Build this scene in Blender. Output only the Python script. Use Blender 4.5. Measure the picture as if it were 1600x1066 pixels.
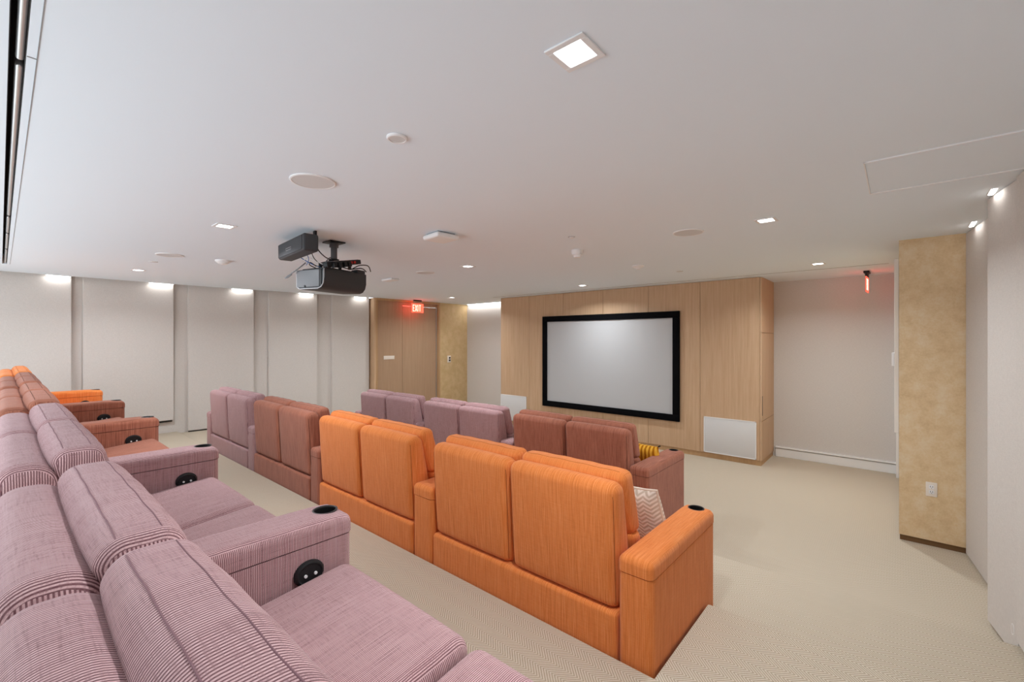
import bpy, bmesh, math, random
from mathutils import Vector, Matrix
S = bpy.context.scene
C = S.collection
R = math.radians
random.seed(4)
for o in list(bpy.data.objects):
    bpy.data.objects.remove(o, do_unlink=True)

# ------------------------------------------------------------------ camera
EYE = 1.81
ZC = 2.71                      # ceiling height
cam_d = bpy.data.cameras.new('camera')
cam = bpy.data.objects.new('camera', cam_d); C.objects.link(cam)
cam_d.sensor_width = 36.0
cam_d.lens = 695.6 / 1600 * 36.0
cam_d.shift_y = -2.0 / 1600
cam_d.clip_start = 0.02
cam.location = (0, 0, EYE)
cam.rotation_euler = (R(90), 0, R(41.0))
S.camera = cam

# ------------------------------------------------------------------ world, exposure
w = bpy.data.worlds.new('world'); S.world = w
w.use_nodes = True
w.node_tree.nodes['Background'].inputs[0].default_value = (.86, .945, 1, 1)
w.node_tree.nodes['Background'].inputs[1].default_value = 1.75
S.view_settings.view_transform = 'Standard'
S.view_settings.look = 'None'
S.view_settings.gamma = 1
S.view_settings.use_curve_mapping = False
S.view_settings.exposure = 0.95
S.cycles.diffuse_bounces = 8
S.cycles.max_bounces = 12
S.cycles.sample_clamp_indirect = 6

ADDED_WIN = (-8.6, -.7, .62, 2.55)       # unseen opening added in the back wall to light the ceiling
pd = bpy.data.lights.new('added_window_portal', 'AREA'); pd.shape = 'RECTANGLE'  # guides sky light through the added opening
pd.size = ADDED_WIN[1] - ADDED_WIN[0]; pd.size_y = ADDED_WIN[3] - ADDED_WIN[2]; pd.cycles.is_portal = True
po = bpy.data.objects.new('added_window_portal', pd); C.objects.link(po)
po.location = ((ADDED_WIN[0] + ADDED_WIN[1]) / 2, -1.38, (ADDED_WIN[2] + ADDED_WIN[3]) / 2); po.rotation_euler = (R(90), 0, 0)
LAMP_W = 11.5     # downlights
WASH_W = 0.11      # wall washers in the slots

# ------------------------------------------------------------------ node materials
def mat(name, col=(.5, .5, .5), rough=.6, metal=0, spec=.3):
    m = bpy.data.materials.new(name); m.use_nodes = True
    b = m.node_tree.nodes['Principled BSDF']
    b.inputs['Base Color'].default_value = (*col, 1)
    b.inputs['Roughness'].default_value = rough
    b.inputs['Metallic'].default_value = metal
    b.inputs['Specular IOR Level'].default_value = spec
    return m
def nd(m, t, **kw):
    n = m.node_tree.nodes.new(t)
    for k, v in kw.items(): setattr(n, k, v)
    return n
def lk(m, a, b): m.node_tree.links.new(a, b)
def bsdf(m): return m.node_tree.nodes['Principled BSDF']
def math_n(m, op, a, b=None):
    n = nd(m, 'ShaderNodeMath', operation=op)
    for i, v in enumerate((a, b)):
        if v is None: continue
        if isinstance(v, (int, float)): n.inputs[i].default_value = v
        else: lk(m, v, n.inputs[i])
    return n.outputs[0]
def ramp(m, fac, stops):
    n = nd(m, 'ShaderNodeValToRGB')
    e = n.color_ramp.elements
    while len(e) < len(stops): e.new(.5)
    for i, (p, c) in enumerate(stops):
        e[i].position = p; e[i].color = (*c, 1)
    lk(m, fac, n.inputs[0]); return n.outputs[0]
def mix(m, f, a, b, bt='MIX'):
    n = nd(m, 'ShaderNodeMix', data_type='RGBA', blend_type=bt)
    if isinstance(f, (int, float)): n.inputs[0].default_value = f
    else: lk(m, f, n.inputs[0])
    for i, v in ((6, a), (7, b)):
        if isinstance(v, tuple): n.inputs[i].default_value = (*v, 1)
        else: lk(m, v, n.inputs[i])
    return n.outputs[2]
def noise(m, vec, scale, detail=3, rough=.55):
    n = nd(m, 'ShaderNodeTexNoise')
    n.inputs['Scale'].default_value = scale
    n.inputs['Detail'].default_value = detail
    n.inputs['Roughness'].default_value = rough
    if vec is not None: lk(m, vec, n.inputs['Vector'])
    return n.outputs['Fac']
def mapping(m, vec, scale):
    n = nd(m, 'ShaderNodeMapping'); n.inputs['Scale'].default_value = scale
    lk(m, vec, n.inputs['Vector']); return n.outputs[0]
def bump(m, h, strength=.2, dist=.002):
    n = nd(m, 'ShaderNodeBump'); n.inputs['Strength'].default_value = strength
    n.inputs['Distance'].default_value = dist
    lk(m, h, n.inputs['Height']); lk(m, n.outputs[0], bsdf(m).inputs['Normal'])
def objco(m): return nd(m, 'ShaderNodeTexCoord').outputs['Object']

def fabric(name, light, mid, dark, stripe, pitch=.0052, streak=.6, cross=.4):
    """woven upholstery: fine threads that run down the backs and along the seats, with slubs"""
    m = mat(name, mid, .95, 0, .1)
    co = objco(m)
    sx = nd(m, 'ShaderNodeSeparateXYZ'); lk(m, co, sx.inputs[0])
    g = nd(m, 'ShaderNodeTexCoord')
    sn = nd(m, 'ShaderNodeSeparateXYZ'); lk(m, g.outputs['Normal'], sn.inputs[0])
    side = math_n(m, 'GREATER_THAN', math_n(m, 'ABSOLUTE', sn.outputs[0]), .75)
    # thread coordinate: x on backs, seats and tops, y on the side faces
    tc = nd(m, 'ShaderNodeMix', data_type='FLOAT')
    lk(m, side, tc.inputs[0]); lk(m, sx.outputs[0], tc.inputs[2]); lk(m, sx.outputs[1], tc.inputs[3])
    t = tc.outputs[0]
    wob = noise(m, mapping(m, co, (14, 14, 14)), 1.0, 2)
    tw = math_n(m, 'ADD', t, math_n(m, 'MULTIPLY', wob, .004))
    s = math_n(m, 'SINE', math_n(m, 'MULTIPLY', tw, 2 * math.pi / pitch))
    st = nd(m, 'ShaderNodeMapRange', interpolation_type='SMOOTHSTEP')
    lk(m, s, st.inputs[0]); st.inputs[1].default_value = -.35; st.inputs[2].default_value = .55
    st = st.outputs[0]
    # slubs: streaks along the thread, plus fainter ones across it
    oth = nd(m, 'ShaderNodeMix', data_type='FLOAT')
    lk(m, side, oth.inputs[0]); lk(m, sx.outputs[1], oth.inputs[2]); lk(m, sx.outputs[0], oth.inputs[3])
    def slub(k_t, k_l):
        cv = nd(m, 'ShaderNodeCombineXYZ')
        lk(m, math_n(m, 'MULTIPLY', t, k_t), cv.inputs[0])
        lk(m, math_n(m, 'MULTIPLY', oth.outputs[0], k_l), cv.inputs[1])
        lk(m, math_n(m, 'MULTIPLY', sx.outputs[2], k_l), cv.inputs[2])
        return noise(m, cv.outputs[0], 1.0, 3, .6)
    sl = slub(430, 6)
    cr = slub(18, 320)
    f = math_n(m, 'ADD', .5, math_n(m, 'ADD', math_n(m, 'MULTIPLY', math_n(m, 'SUBTRACT', sl, .5), streak), math_n(m, 'MULTIPLY', math_n(m, 'SUBTRACT', cr, .5), cross)))
    base = ramp(m, f, [(.30, dark), (.5, mid), (.70, light)])
    fine = noise(m, mapping(m, co, (500, 500, 500)), 1.0, 2)
    base = mix(m, math_n(m, 'MULTIPLY', fine, .2), base, dark)
    sf = math_n(m, 'MULTIPLY', st, math_n(m, 'MULTIPLY', math_n(m, 'ADD', .5, cr), stripe))
    col = mix(m, sf, base, dark)
    lk(m, col, bsdf(m).inputs['Base Color'])
    big = noise(m, mapping(m, co, (22, 22, 30)), 1.0, 2)
    bump(m, math_n(m, 'ADD', math_n(m, 'MULTIPLY', big, 3), math_n(m, 'ADD', sl, st)), .3, .0012)
    bsdf(m).inputs['Sheen Weight'].default_value = .12
    bsdf(m).inputs['Sheen Roughness'].default_value = .5
    return m
M = {}
M['purple'] = fabric('purple_striped_fabric', (.78, .57, .57), (.66, .43, .43), (.17, .075, .085), .95, .0054, .45, .42)
M['orange'] = fabric('orange_woven_fabric', (.90, .38, .15), (.78, .24, .06), (.50, .13, .028), .25, .0042, .72, .16)
M['brown'] = fabric('brown_woven_fabric', (.60, .255, .17), (.43, .162, .10), (.16, .054, .038), .35, .0046, .9, .14)

M['purple_seam'] = mat('purple_seam_shade', (.24, .13, .145), .95)  # seam colours darkened to paint the shade in the creases
M['orange_seam'] = mat('orange_seam_shade', (.40, .105, .025), .95)
M['brown_seam'] = mat('brown_seam_shade', (.14, .052, .034), .95)
def paint(name, col, rough=.85, sc=90, st=.05):
    m = mat(name, col, rough, 0, .2)
    bump(m, noise(m, objco(m), sc, 3), st, .002); return m
M['ceiling'] = paint('ceiling_paint', (.80, .88, .95))
M['white'] = mat('white_plastic', (.82, .82, .82), .4)
M['trim_white'] = mat('white_trim_paint', (.80, .80, .79), .35)
M['grille'] = mat('white_grille', (.66, .66, .66), .7)
m = M['wallcloth'] = mat('wall_fabric', (.62, .585, .55), .92, 0, .1)
co = objco(m)
f1 = noise(m, mapping(m, co, (300, 300, 40)), 1.0, 2)
f2 = noise(m, mapping(m, co, (40, 40, 300)), 1.0, 2)
lk(m, ramp(m, math_n(m, 'MULTIPLY', math_n(m, 'ADD', f1, f2), .5), [(.3, (.57, .54, .51)), (.7, (.68, .645, .61))]), bsdf(m).inputs['Base Color'])
bump(m, f1, .1, .001)
M['wallpaint'] = paint('wall_paint', (.64, .61, .58), .8, 200, .04)

def carpet(name):
    m = mat(name, (.5, .42, .32), 1.0, 0, .05)
    co = objco(m); sx = nd(m, 'ShaderNodeSeparateXYZ'); lk(m, co, sx.inputs[0])
    # herringbone: columns along the rows, each column of slanted ribs
    cell = math_n(m, 'MULTIPLY', sx.outputs[1], 1 / .11)
    fr = math_n(m, 'FRACT', cell)
    tri = math_n(m, 'ABSOLUTE', math_n(m, 'SUBTRACT', math_n(m, 'MULTIPLY', fr, 2.0), 1.0))
    u = math_n(m, 'ADD', math_n(m, 'MULTIPLY', sx.outputs[0], 1 / .016), math_n(m, 'MULTIPLY', tri, 3.4))
    s = math_n(m, 'ADD', math_n(m, 'MULTIPLY', math_n(m, 'SINE', math_n(m, 'MULTIPLY', u, 2 * math.pi)), .5), .5)
    n1 = noise(m, mapping(m, co, (260, 260, 260)), 1.0, 2)
    n2 = noise(m, mapping(m, co, (2.2, 2.2, 2.2)), 1.0, 2)
    fac = math_n(m, 'ADD', math_n(m, 'MULTIPLY', s, .62), math_n(m, 'MULTIPLY', n1, .38))
    col = ramp(m, fac, [(.15, (.36, .295, .215)), (.55, (.55, .475, .375)), (.9, (.68, .605, .50))])
    col = mix(m, math_n(m, 'MULTIPLY', n2, .12), col, (.46, .385, .30))
    lk(m, col, bsdf(m).inputs['Base Color'])
    bump(m, fac, .35, .004)
    return m
M['carpet'] = carpet('herringbone_carpet')

def wood(name, a, b, c, sc=(60, 60, 1.6), rough=.5):
    m = mat(name, b, rough, 0, .3); co = objco(m)
    n = noise(m, mapping(m, co, sc), 1.0, 4, .6)
    n2 = noise(m, mapping(m, co, (sc[0] * 5, sc[1] * 5, sc[2] * 4)), 1.0, 2)
    f = math_n(m, 'ADD', math_n(m, 'MULTIPLY', n, .7), math_n(m, 'MULTIPLY', n2, .3))
    lk(m, ramp(m, f, [(.32, a), (.5, b), (.68, c)]), bsdf(m).inputs['Base Color'])
    return m
M['oak'] = wood('light_oak', (.50, .325, .19), (.565, .38, .235), (.62, .43, .28), (34, 34, 1.2))
M['oak_dark'] = wood('oak_edge', (.42, .255, .12), (.49, .31, .16), (.54, .35, .19))
M['doorwood'] = wood('brown_door_veneer', (.37, .245, .15), (.415, .275, .175), (.45, .31, .20), (40, 40, 1.0), .45)
M['brownbase'] = mat('brown_skirting', (.16, .085, .035), .5)
m = M['gold'] = mat('gold_plaster', (.6, .43, .22), .55, .12, .4)
co = objco(m)
g1 = noise(m, mapping(m, co, (9, 9, 9)), 1.0, 5, .65); g2 = noise(m, mapping(m, co, (60, 60, 60)), 1.0, 3)
lk(m, ramp(m, math_n(m, 'ADD', math_n(m, 'MULTIPLY', g1, .75), math_n(m, 'MULTIPLY', g2, .25)),
        [(.33, (.62, .445, .25)), (.5, (.71, .54, .325)), (.68, (.76, .635, .45))]), bsdf(m).inputs['Base Color'])
lk(m, ramp(m, g1, [(.3, (.42,) * 3), (.7, (.62,) * 3)]), bsdf(m).inputs['Roughness'])
bump(m, g2, .06, .002)
m = M['goldpanel'] = mat('gold_wall_panel', (.5, .36, .19), .6, .1, .3)
co = objco(m)
lk(m, ramp(m, noise(m, mapping(m, co, (8, 8, 8)), 1.0, 4), [(.35, (.56, .405, .21)), (.65, (.64, .48, .27))]), bsdf(m).inputs['Base Color'])
M['black'] = mat('black_plastic', (.012, .012, .013), .45)
M['screen_frame'] = mat('black_velvet_frame', (.004, .004, .005), .9, 0, .05)
M['screen'] = mat('grey_screen_cloth', (.47, .475, .485), .6, 0, .25)
M['charcoal'] = mat('charcoal_plastic', (.045, .046, .05), .5)
M['graphite'] = mat('graphite_panel', (.11, .112, .118), .5)
M['greyedge'] = mat('grey_edge', (.35, .35, .36), .4)
M['speakercloth'] = mat('speaker_cloth', (.055, .056, .06), .85)
M['chrome'] = mat('brushed_metal', (.62, .62, .63), .28, .9)
M['silver_duct'] = mat('silver_duct', (.62, .62, .62), .32, .75)
M['darkslot'] = mat('dark_slot', (.05, .05, .05), .8)
M['groove'] = mat('groove_shadow_gap', (.28, .28, .285), .8)
M['wire_blue'] = mat('blue_cable', (.08, .2, .45), .5)
M['wire_white'] = mat('white_cable', (.7, .7, .7), .5)
M['redswitch'] = mat('red_switch', (.5, .03, .02), .4)
M['cupdark'] = mat('cup_well', (.01, .01, .01), .35)
M['cupring'] = mat('cup_ring', (.06, .055, .055), .35, .3)
M['tassel'] = mat('dark_tassel', (.05, .035, .02), .9)
M['ivory'] = mat('ivory_plate', (.78, .72, .64), .4)
m = M['yellow'] = mat('yellow_stripe_cloth', (.8, .4, .03), .9, 0, .1)
co = objco(m); sx = nd(m, 'ShaderNodeSeparateXYZ'); lk(m, co, sx.inputs[0])
s = math_n(m, 'ADD', math_n(m, 'MULTIPLY', math_n(m, 'SINE', math_n(m, 'ADD', math_n(m, 'MULTIPLY', sx.outputs[0], 2 * math.pi / .042), math_n(m, 'MULTIPLY', noise(m, co, 14, 2), 3))), .5), .5)
lk(m, ramp(m, s, [(.1, (.42, .15, .01)), (.45, (.72, .32, .02)), (.8, (.86, .50, .06))]), bsdf(m).inputs['Base Color'])
m = M['chevron'] = mat('beige_chevron_cloth', (.6, .52, .43), .95, 0, .1)
co = objco(m); sx = nd(m, 'ShaderNodeSeparateXYZ'); lk(m, co, sx.inputs[0])
fr = math_n(m, 'FRACT', math_n(m, 'MULTIPLY', sx.outputs[0], 1 / .075))
tri = math_n(m, 'ABSOLUTE', math_n(m, 'SUBTRACT', math_n(m, 'MULTIPLY', fr, 2.0), 1.0))
u = math_n(m, 'ADD', math_n(m, 'MULTIPLY', sx.outputs[2], 1 / .024), math_n(m, 'MULTIPLY', tri, .95))
u = math_n(m, 'ADD', u, math_n(m, 'MULTIPLY', noise(m, co, 20, 2), .5))
s = math_n(m, 'ADD', math_n(m, 'MULTIPLY', math_n(m, 'SINE', math_n(m, 'MULTIPLY', u, 2 * math.pi)), .5), .5)
lk(m, ramp(m, s, [(.15, (.55, .47, .38)), (.5, (.67, .60, .51)), (.85, (.78, .72, .64))]), bsdf(m).inputs['Base Color'])
bump(m, s, .3, .003)
M['cream'] = mat('cream_piping', (.74, .66, .56), .9)
def emit(name, col, strength):
    m = mat(name, col, .5)
    bsdf(m).inputs['Emission Color'].default_value = (*col, 1)
    bsdf(m).inputs['Emission Strength'].default_value = strength
    return m
M['diffuser'] = emit('lamp_diffuser', (1, 1, 1), 4.0)
M['slotlamp'] = emit('slot_lamp', (1, .98, .95), 6.0)
M['exit_red'] = emit('exit_letters', (1, .55, .45), 1.15)
M['exit_face'] = emit('exit_sign_face', (.85, .10, .06), .75)

# ------------------------------------------------------------------ mesh helpers
def finish(name, bm, m, parent=None, smooth=True, angle=40):
    me = bpy.data.meshes.new(name)
    bmesh.ops.recalc_face_normals(bm, faces=bm.faces)
    bm.to_mesh(me); bm.free()
    ms = m if isinstance(m, (list, tuple)) else [m]
    for x in ms: me.materials.append(M[x] if isinstance(x, str) else x)
    if smooth:
        for p in me.polygons: p.use_smooth = True
        me.set_sharp_from_angle(angle=R(angle))
    o = bpy.data.objects.new(name, me); C.objects.link(o)
    if parent is not None: o.parent = parent
    return o
def tag(o, label=None, cat=None, group=None, kind=None):
    if label: o['label'] = label
    if cat: o['category'] = cat
    if group: o['group'] = group
    if kind: o['kind'] = kind
    return o
def thing(name, label, cat, loc=(0, 0, 0), rz=0, group=None):
    o = bpy.data.objects.new(name, None); C.objects.link(o)
    o.location = loc; o.rotation_euler = (0, 0, rz); o.empty_display_size = .1
    return tag(o, label, cat, group)
def box(bm, x0, x1, y0, y1, z0, z1, bev=0, seg=2, mi=0, mtx=None):
    b = bmesh.new()
    bmesh.ops.create_cube(b, size=1)
    for v in b.verts:
        v.co = Vector((x0 + (v.co.x + .5) * (x1 - x0), y0 + (v.co.y + .5) * (y1 - y0), z0 + (v.co.z + .5) * (z1 - z0)))
    if bev: bmesh.ops.bevel(b, geom=list(b.edges), offset=bev, segments=seg, profile=.5, affect='EDGES')
    merge(bm, b, mi, mtx)
def merge(bm, b, mi=0, mtx=None):
    mp = {}
    for v in b.verts: mp[v] = bm.verts.new(mtx @ v.co if mtx else v.co)
    for f in b.faces:
        try:
            nf = bm.faces.new([mp[v] for v in f.verts]); nf.material_index = mi
        except ValueError: pass
    b.free()
def cyl(bm, c, r, h, seg=32, axis='z', r2=None, mi=0, bev=0):
    b = bmesh.new()
    bmesh.ops.create_cone(b, cap_ends=True, segments=seg, radius1=r, radius2=r if r2 is None else r2, depth=h)
    if bev:
        es = [e for e in b.edges if abs(e.verts[0].co.z - e.verts[1].co.z) < 1e-6]
        bmesh.ops.bevel(b, geom=es, offset=bev, segments=2, affect='EDGES')
    mt = Matrix.Translation(c)
    if axis == 'x': mt = mt @ Matrix.Rotation(R(90), 4, 'Y')
    if axis == 'y': mt = mt @ Matrix.Rotation(R(90), 4, 'X')
    merge(bm, b, mi, mt)
def lathe(bm, c, prof, seg=36, mi=0):
    rings = []
    for r, z in prof:
        if r < 1e-6: rings.append([bm.verts.new((c[0], c[1], c[2] + z))])
        else: rings.append([bm.verts.new((c[0] + r * math.cos(2 * math.pi * k / seg), c[1] + r * math.sin(2 * math.pi * k / seg), c[2] + z)) for k in range(seg)])
    for a, b in zip(rings, rings[1:]):
        for k in range(seg):
            k2 = (k + 1) % seg
            if len(a) == 1 and len(b) == 1: continue
            if len(a) == 1: f = bm.faces.new((a[0], b[k], b[k2]))
            elif len(b) == 1: f = bm.faces.new((a[k], a[k2], b[0]))
            else: f = bm.faces.new((a[k], a[k2], b[k2], b[k]))
            f.material_index = mi
def tube(bm, pts, r, seg=8, closed=False, mi=0):
    pts = [Vector(p) for p in pts]; n = len(pts); rings = []
    up = None
    for i, p in enumerate(pts):
        a = pts[(i - 1) % n] if (closed or i > 0) else p
        b = pts[(i + 1) % n] if (closed or i < n - 1) else p
        t = (b - a).normalized()
        if up is None: up = t.orthogonal().normalized()
        u = (up - t * up.dot(t)).normalized(); up = u; v = t.cross(u)
        rings.append([bm.verts.new(p + r * (math.cos(2 * math.pi * k / seg) * u + math.sin(2 * math.pi * k / seg) * v)) for k in range(seg)])
    pr = list(zip(rings, rings[1:])) + ([(rings[-1], rings[0])] if closed else [])
    for a, b in pr:
        for k in range(seg):
            f = bm.faces.new((a[k], a[(k + 1) % seg], b[(k + 1) % seg], b[k])); f.material_index = mi
    if not closed:
        bm.faces.new(rings[0]).material_index = mi; bm.faces.new(rings[-1]).material_index = mi
def curve_pts(ctrl, n=8):
    P = [Vector(c) for c in ctrl]; P = [P[0]] + P + [P[-1]]; out = []
    for i in range(1, len(P) - 2):
        for k in range(n):
            t = k / n; p0, p1, p2, p3 = P[i - 1:i + 3]
            out.append(.5 * ((2 * p1) + (p2 - p0) * t + (2 * p0 - 5 * p1 + 4 * p2 - p3) * t * t + (3 * p1 - p0 - 3 * p2 + p3) * t ** 3))
    out.append(P[-2]); return out
def axis_samples(h, r, arc, inner):
    """positions along one axis of a rounded box of half-size h, corner radius r"""
    a = [(-h + r) - r * math.tan(R(45) * (arc - i) / arc) for i in range(arc + 1)]
    m_ = [(-h + r) + (2 * (h - r)) * k / inner for k in range(1, inner)]
    return a + m_ + [-x for x in reversed(a)]
def soft(bm, x0, x1, y0, y1, z0, z1, r, puff=(0, 0, 0), arc=4, inner=(8, 6, 6), deform=None, mi=0):
    """rounded, puffed cushion; puff bulges the faces across x, y, z"""
    c = Vector(((x0 + x1) / 2, (y0 + y1) / 2, (z0 + z1) / 2)); h = ((x1 - x0) / 2, (y1 - y0) / 2, (z1 - z0) / 2)
    r = min(r, min(h) * .98)
    ax = [axis_samples(h[i], r, arc, inner[i]) for i in range(3)]
    vd = {}
    def vert(p):
        key = tuple(round(q, 6) for q in p)
        if key in vd: return vd[key]
        q = Vector([max(-(h[i] - r), min(h[i] - r, p[i])) for i in range(3)])
        d = Vector(p) - q
        n = d.normalized() if d.length else Vector((0, 0, 1))
        pos = q + n * r
        u = [max(-1, min(1, pos[i] / h[i])) for i in range(3)]
        for i in range(3):
            j, k = [a for a in range(3) if a != i]
            pos[i] += puff[i] * u[i] * max(0, (1 - u[j] ** 2)) ** .6 * max(0, (1 - u[k] ** 2)) ** .6
        pos = pos + c
        if deform: pos = deform(pos)
        vd[key] = bm.verts.new(pos); return vd[key]
    for i in range(3):
        j, k = [a for a in range(3) if a != i]
        for sgn in (-1, 1):
            for a in range(len(ax[j]) - 1):
                for b in range(len(ax[k]) - 1):
                    q = []
                    for (aa, bb) in ((a, b), (a + 1, b), (a + 1, b + 1), (a, b + 1)):
                        p = [0, 0, 0]; p[i] = sgn * h[i]; p[j] = ax[j][aa]; p[k] = ax[k][bb]
                        q.append(vert(p))
                    if len(set(q)) == 4:
                        try: bm.faces.new(q).material_index = mi
                        except ValueError: pass
def prism(bm, poly, z0, z1, mi=0):
    lo = [bm.verts.new((x, y, z0)) for x, y in poly]; hi = [bm.verts.new((x, y, z1)) for x, y in poly]
    n = len(poly)
    for f in [bm.faces.new(lo), bm.faces.new(hi)] + [bm.faces.new((lo[i], lo[(i + 1) % n], hi[(i + 1) % n], hi[i])) for i in range(n)]:
        f.material_index = mi
def struct(name, bm, m, parent=None, smooth=False):
    o = finish(name, bm, m, parent, smooth=smooth)
    if parent is None: o['kind'] = 'structure'
    return o

# ------------------------------------------------------------------ the room
XL, XR, YB, YF = -9.05, .62, -1.3, 7.95
L1, L2, L3 = .135, .29, .487
E1, E2 = 2.68, 3.66
bm = bmesh.new()
box(bm, XL - .1, XR + .1, YB, YF + .1, -.12, 0)
struct('floor', bm, 'carpet')
def tread(name, rects, z0, z1):
    bm = bmesh.new()
    for (x0, x1, y0, y1) in rects: box(bm, x0, x1, y0, y1, z0, z1, .012, 2)
    return struct(name, bm, 'carpet', smooth=True)
S2X0, S2X1 = -7.512, -.836       # ends of the middle row of seats
tread('floor_step_low', [(XL, XR, YB, E2)], 0, L1)
tread('floor_step_mid', [(XL, XR, YB, 1.93)], L1, L2)
tread('floor_step_aisle_right', [(S2X1 + .004, XR, 1.915, E1)], L1, L2)
tread('floor_step_aisle_left', [(XL, S2X0 - .02, 1.91, E1)], L1, .262)
tread('floor_step_high', [(XL, XR, YB, 1.22)], L2, L3)

def PX(y):                       # front line of the panels on the left wall
    return -8.96 if y <= 2.4 else -8.96 + .34 * (y - 2.4) / 2.8
bm = bmesh.new()
prism(bm, [(PX(0) + .1, .055), (PX(0) + .1, 2.4), (PX(5.2) + .1, 5.2), (PX(5.2) + .1, YF), (-1.0, YF), (-1.0, .055)], ZC, ZC + .12)
CX0 = PX(0) + .1
box(bm, -1.0, XR, YB, YF, ZC, ZC + .12)
box(bm, CX0, -1.0, YB, .017, ZC, ZC + .12)
box(bm, CX0, -8.0, .017, .055, ZC, ZC + .12)
box(bm, XL, XR, YB, YF, ZC + .26, ZC + .32)
struct('ceiling', bm, 'ceiling')

bm = bmesh.new()
prism(bm, [(XL - .1, YB), (PX(0) - .06, YB), (PX(0) - .06, 2.4), (PX(5.2) - .06, 5.2), (PX(5.2) - .06, 5.25), (XL - .1, 5.25)], 0, ZC + .26)
struct('wall_left', bm, 'wallcloth')
bm = bmesh.new(); box(bm, XL - .1, XR + .1, YF, YF + .1, 0, ZC + .26); struct('wall_front', bm, 'wallcloth')
bm = bmesh.new()
for (a, b, c, d) in ((XL - .1, ADDED_WIN[0], 0, ZC + .26), (ADDED_WIN[1], XR + .1, 0, ZC + .26), (ADDED_WIN[0], ADDED_WIN[1], 0, ADDED_WIN[2]), (ADDED_WIN[0], ADDED_WIN[1], ADDED_WIN[3], ZC + .26)):
    box(bm, a, b, YB - .1, YB, c, d)
struct('wall_back', bm, 'wallpaint')
bm = bmesh.new()
for k in range(6):
    x = ADDED_WIN[0] + (ADDED_WIN[1] - ADDED_WIN[0]) * k / 5; box(bm, x - .025, x + .025, YB - .07, YB - .02, ADDED_WIN[2], ADDED_WIN[3])
box(bm, ADDED_WIN[0], ADDED_WIN[1], YB - .07, YB - .02, ADDED_WIN[2], ADDED_WIN[2] + .05); box(bm, ADDED_WIN[0], ADDED_WIN[1], YB - .07, YB - .02, ADDED_WIN[3] - .05, ADDED_WIN[3])
struct('window_added_1', bm, 'trim_white')  # unseen frame for the opening added as a light source
bm = bmesh.new(); box(bm, XR, XR + .1, YB, YF, 0, ZC + .26); struct('wall_right', bm, 'wallcloth')

# gold plaster pier on the right, with its brown skirting
bm = bmesh.new(); box(bm, 0, XR, 5.35, YF, .05, ZC); struct('wall_pier', bm, 'gold')
bm = bmesh.new(); box(bm, .006, XR, 5.362, YF, 0, .05); struct('baseboard_pier', bm, 'brownbase')
# white casing on the hidden flank of the pier
bm = bmesh.new()
box(bm, -.035, 0, 5.75, 5.95, .9, 2.6, .004); box(bm, -.03, 0, 7.7, YF, .0, 2.69, .004)
struct('trim_1', bm, 'trim_white')
# baseboard under the right part of the front wall
bm = bmesh.new()
box(bm, -1.45, -.01, YF - .035, YF, 0, .125, .004)
box(bm, -1.45, -.01, YF - .05, YF, .135, .155, .004)
struct('baseboard_front', bm, 'trim_white')

# fabric panels on the side walls
def wall_panel(poly, z0, z1, label, group):
    bm = bmesh.new(); prism(bm, poly, z0, z1)
    bmesh.ops.bevel(bm, geom=list(bm.edges), offset=.006, segments=2, affect='EDGES')
    return tag(finish('acoustic_panel', bm, 'wallcloth'), label, 'wall panel', group)
lw = [(-.7, .674, .487, 'beige fabric wall panel at the far left edge of the photo'),
      (.793, 1.865, .487, 'wide beige fabric wall panel second from the left edge of the photo'),
      (2.065, 3.038, .272, 'beige fabric wall panel with its dark foot gap seen left of the purple seats'),
      (3.287, 4.146, .15, 'beige fabric wall panel above the brown seats, fourth from the left'),
      (4.442, 5.215, .0, 'beige fabric wall panel beside the wooden door surround')]
for (a, b, zb, lab) in lw:
    wall_panel([(PX(a) - .059, a), (PX(a) - .01, a), (PX(b) + .012, b), (PX(b) - .059, b)], zb + .012, ZC + .2, lab, 'fabric panels on the left wall')
bm = bmesh.new()
for (a, b, zb, lab) in lw: prism(bm, [(PX(a) - .059, a + .01), (PX(a) - .03, a + .01), (PX(b) - .03, b - .01), (PX(b) - .059, b - .01)], zb - .02, zb + .012)
struct('panel_gap_shade_left', bm, 'darkslot')  # dark strips painted as the shade in the gap under the panels
rw = [((.425, 5.34), (.56, 4.14), .01, 'grey fabric wall panel beside the gold pier'),
      ((.425, 4.135), (.50, 3.70), .02, 'tall grey fabric wall panel at the right edge with a white ring low down'),
      ((.485, 3.66), (.56, 2.9), L1 + .02, 'grey fabric wall panel cut off by the right edge at the steps')]
for (p, q, zb, lab) in rw:
    wall_panel([p, (XR - .001, p[1]), (XR - .001, q[1]), q], zb, ZC - .002, lab, 'fabric panels on the right wall')
bm = bmesh.new()
tube(bm, [(.4895 + .018 * math.sin(R(9)) * math.cos(a), 3.775 - .018 * math.cos(a), .165 + .03 * math.sin(a)) for a in [2 * math.pi * k / 24 for k in range(24)]], .0035, 8, True)
tag(finish('wall_ring', bm, 'white'), 'small white oval ring low on the grey wall panel at the right edge', 'ring')

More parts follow.
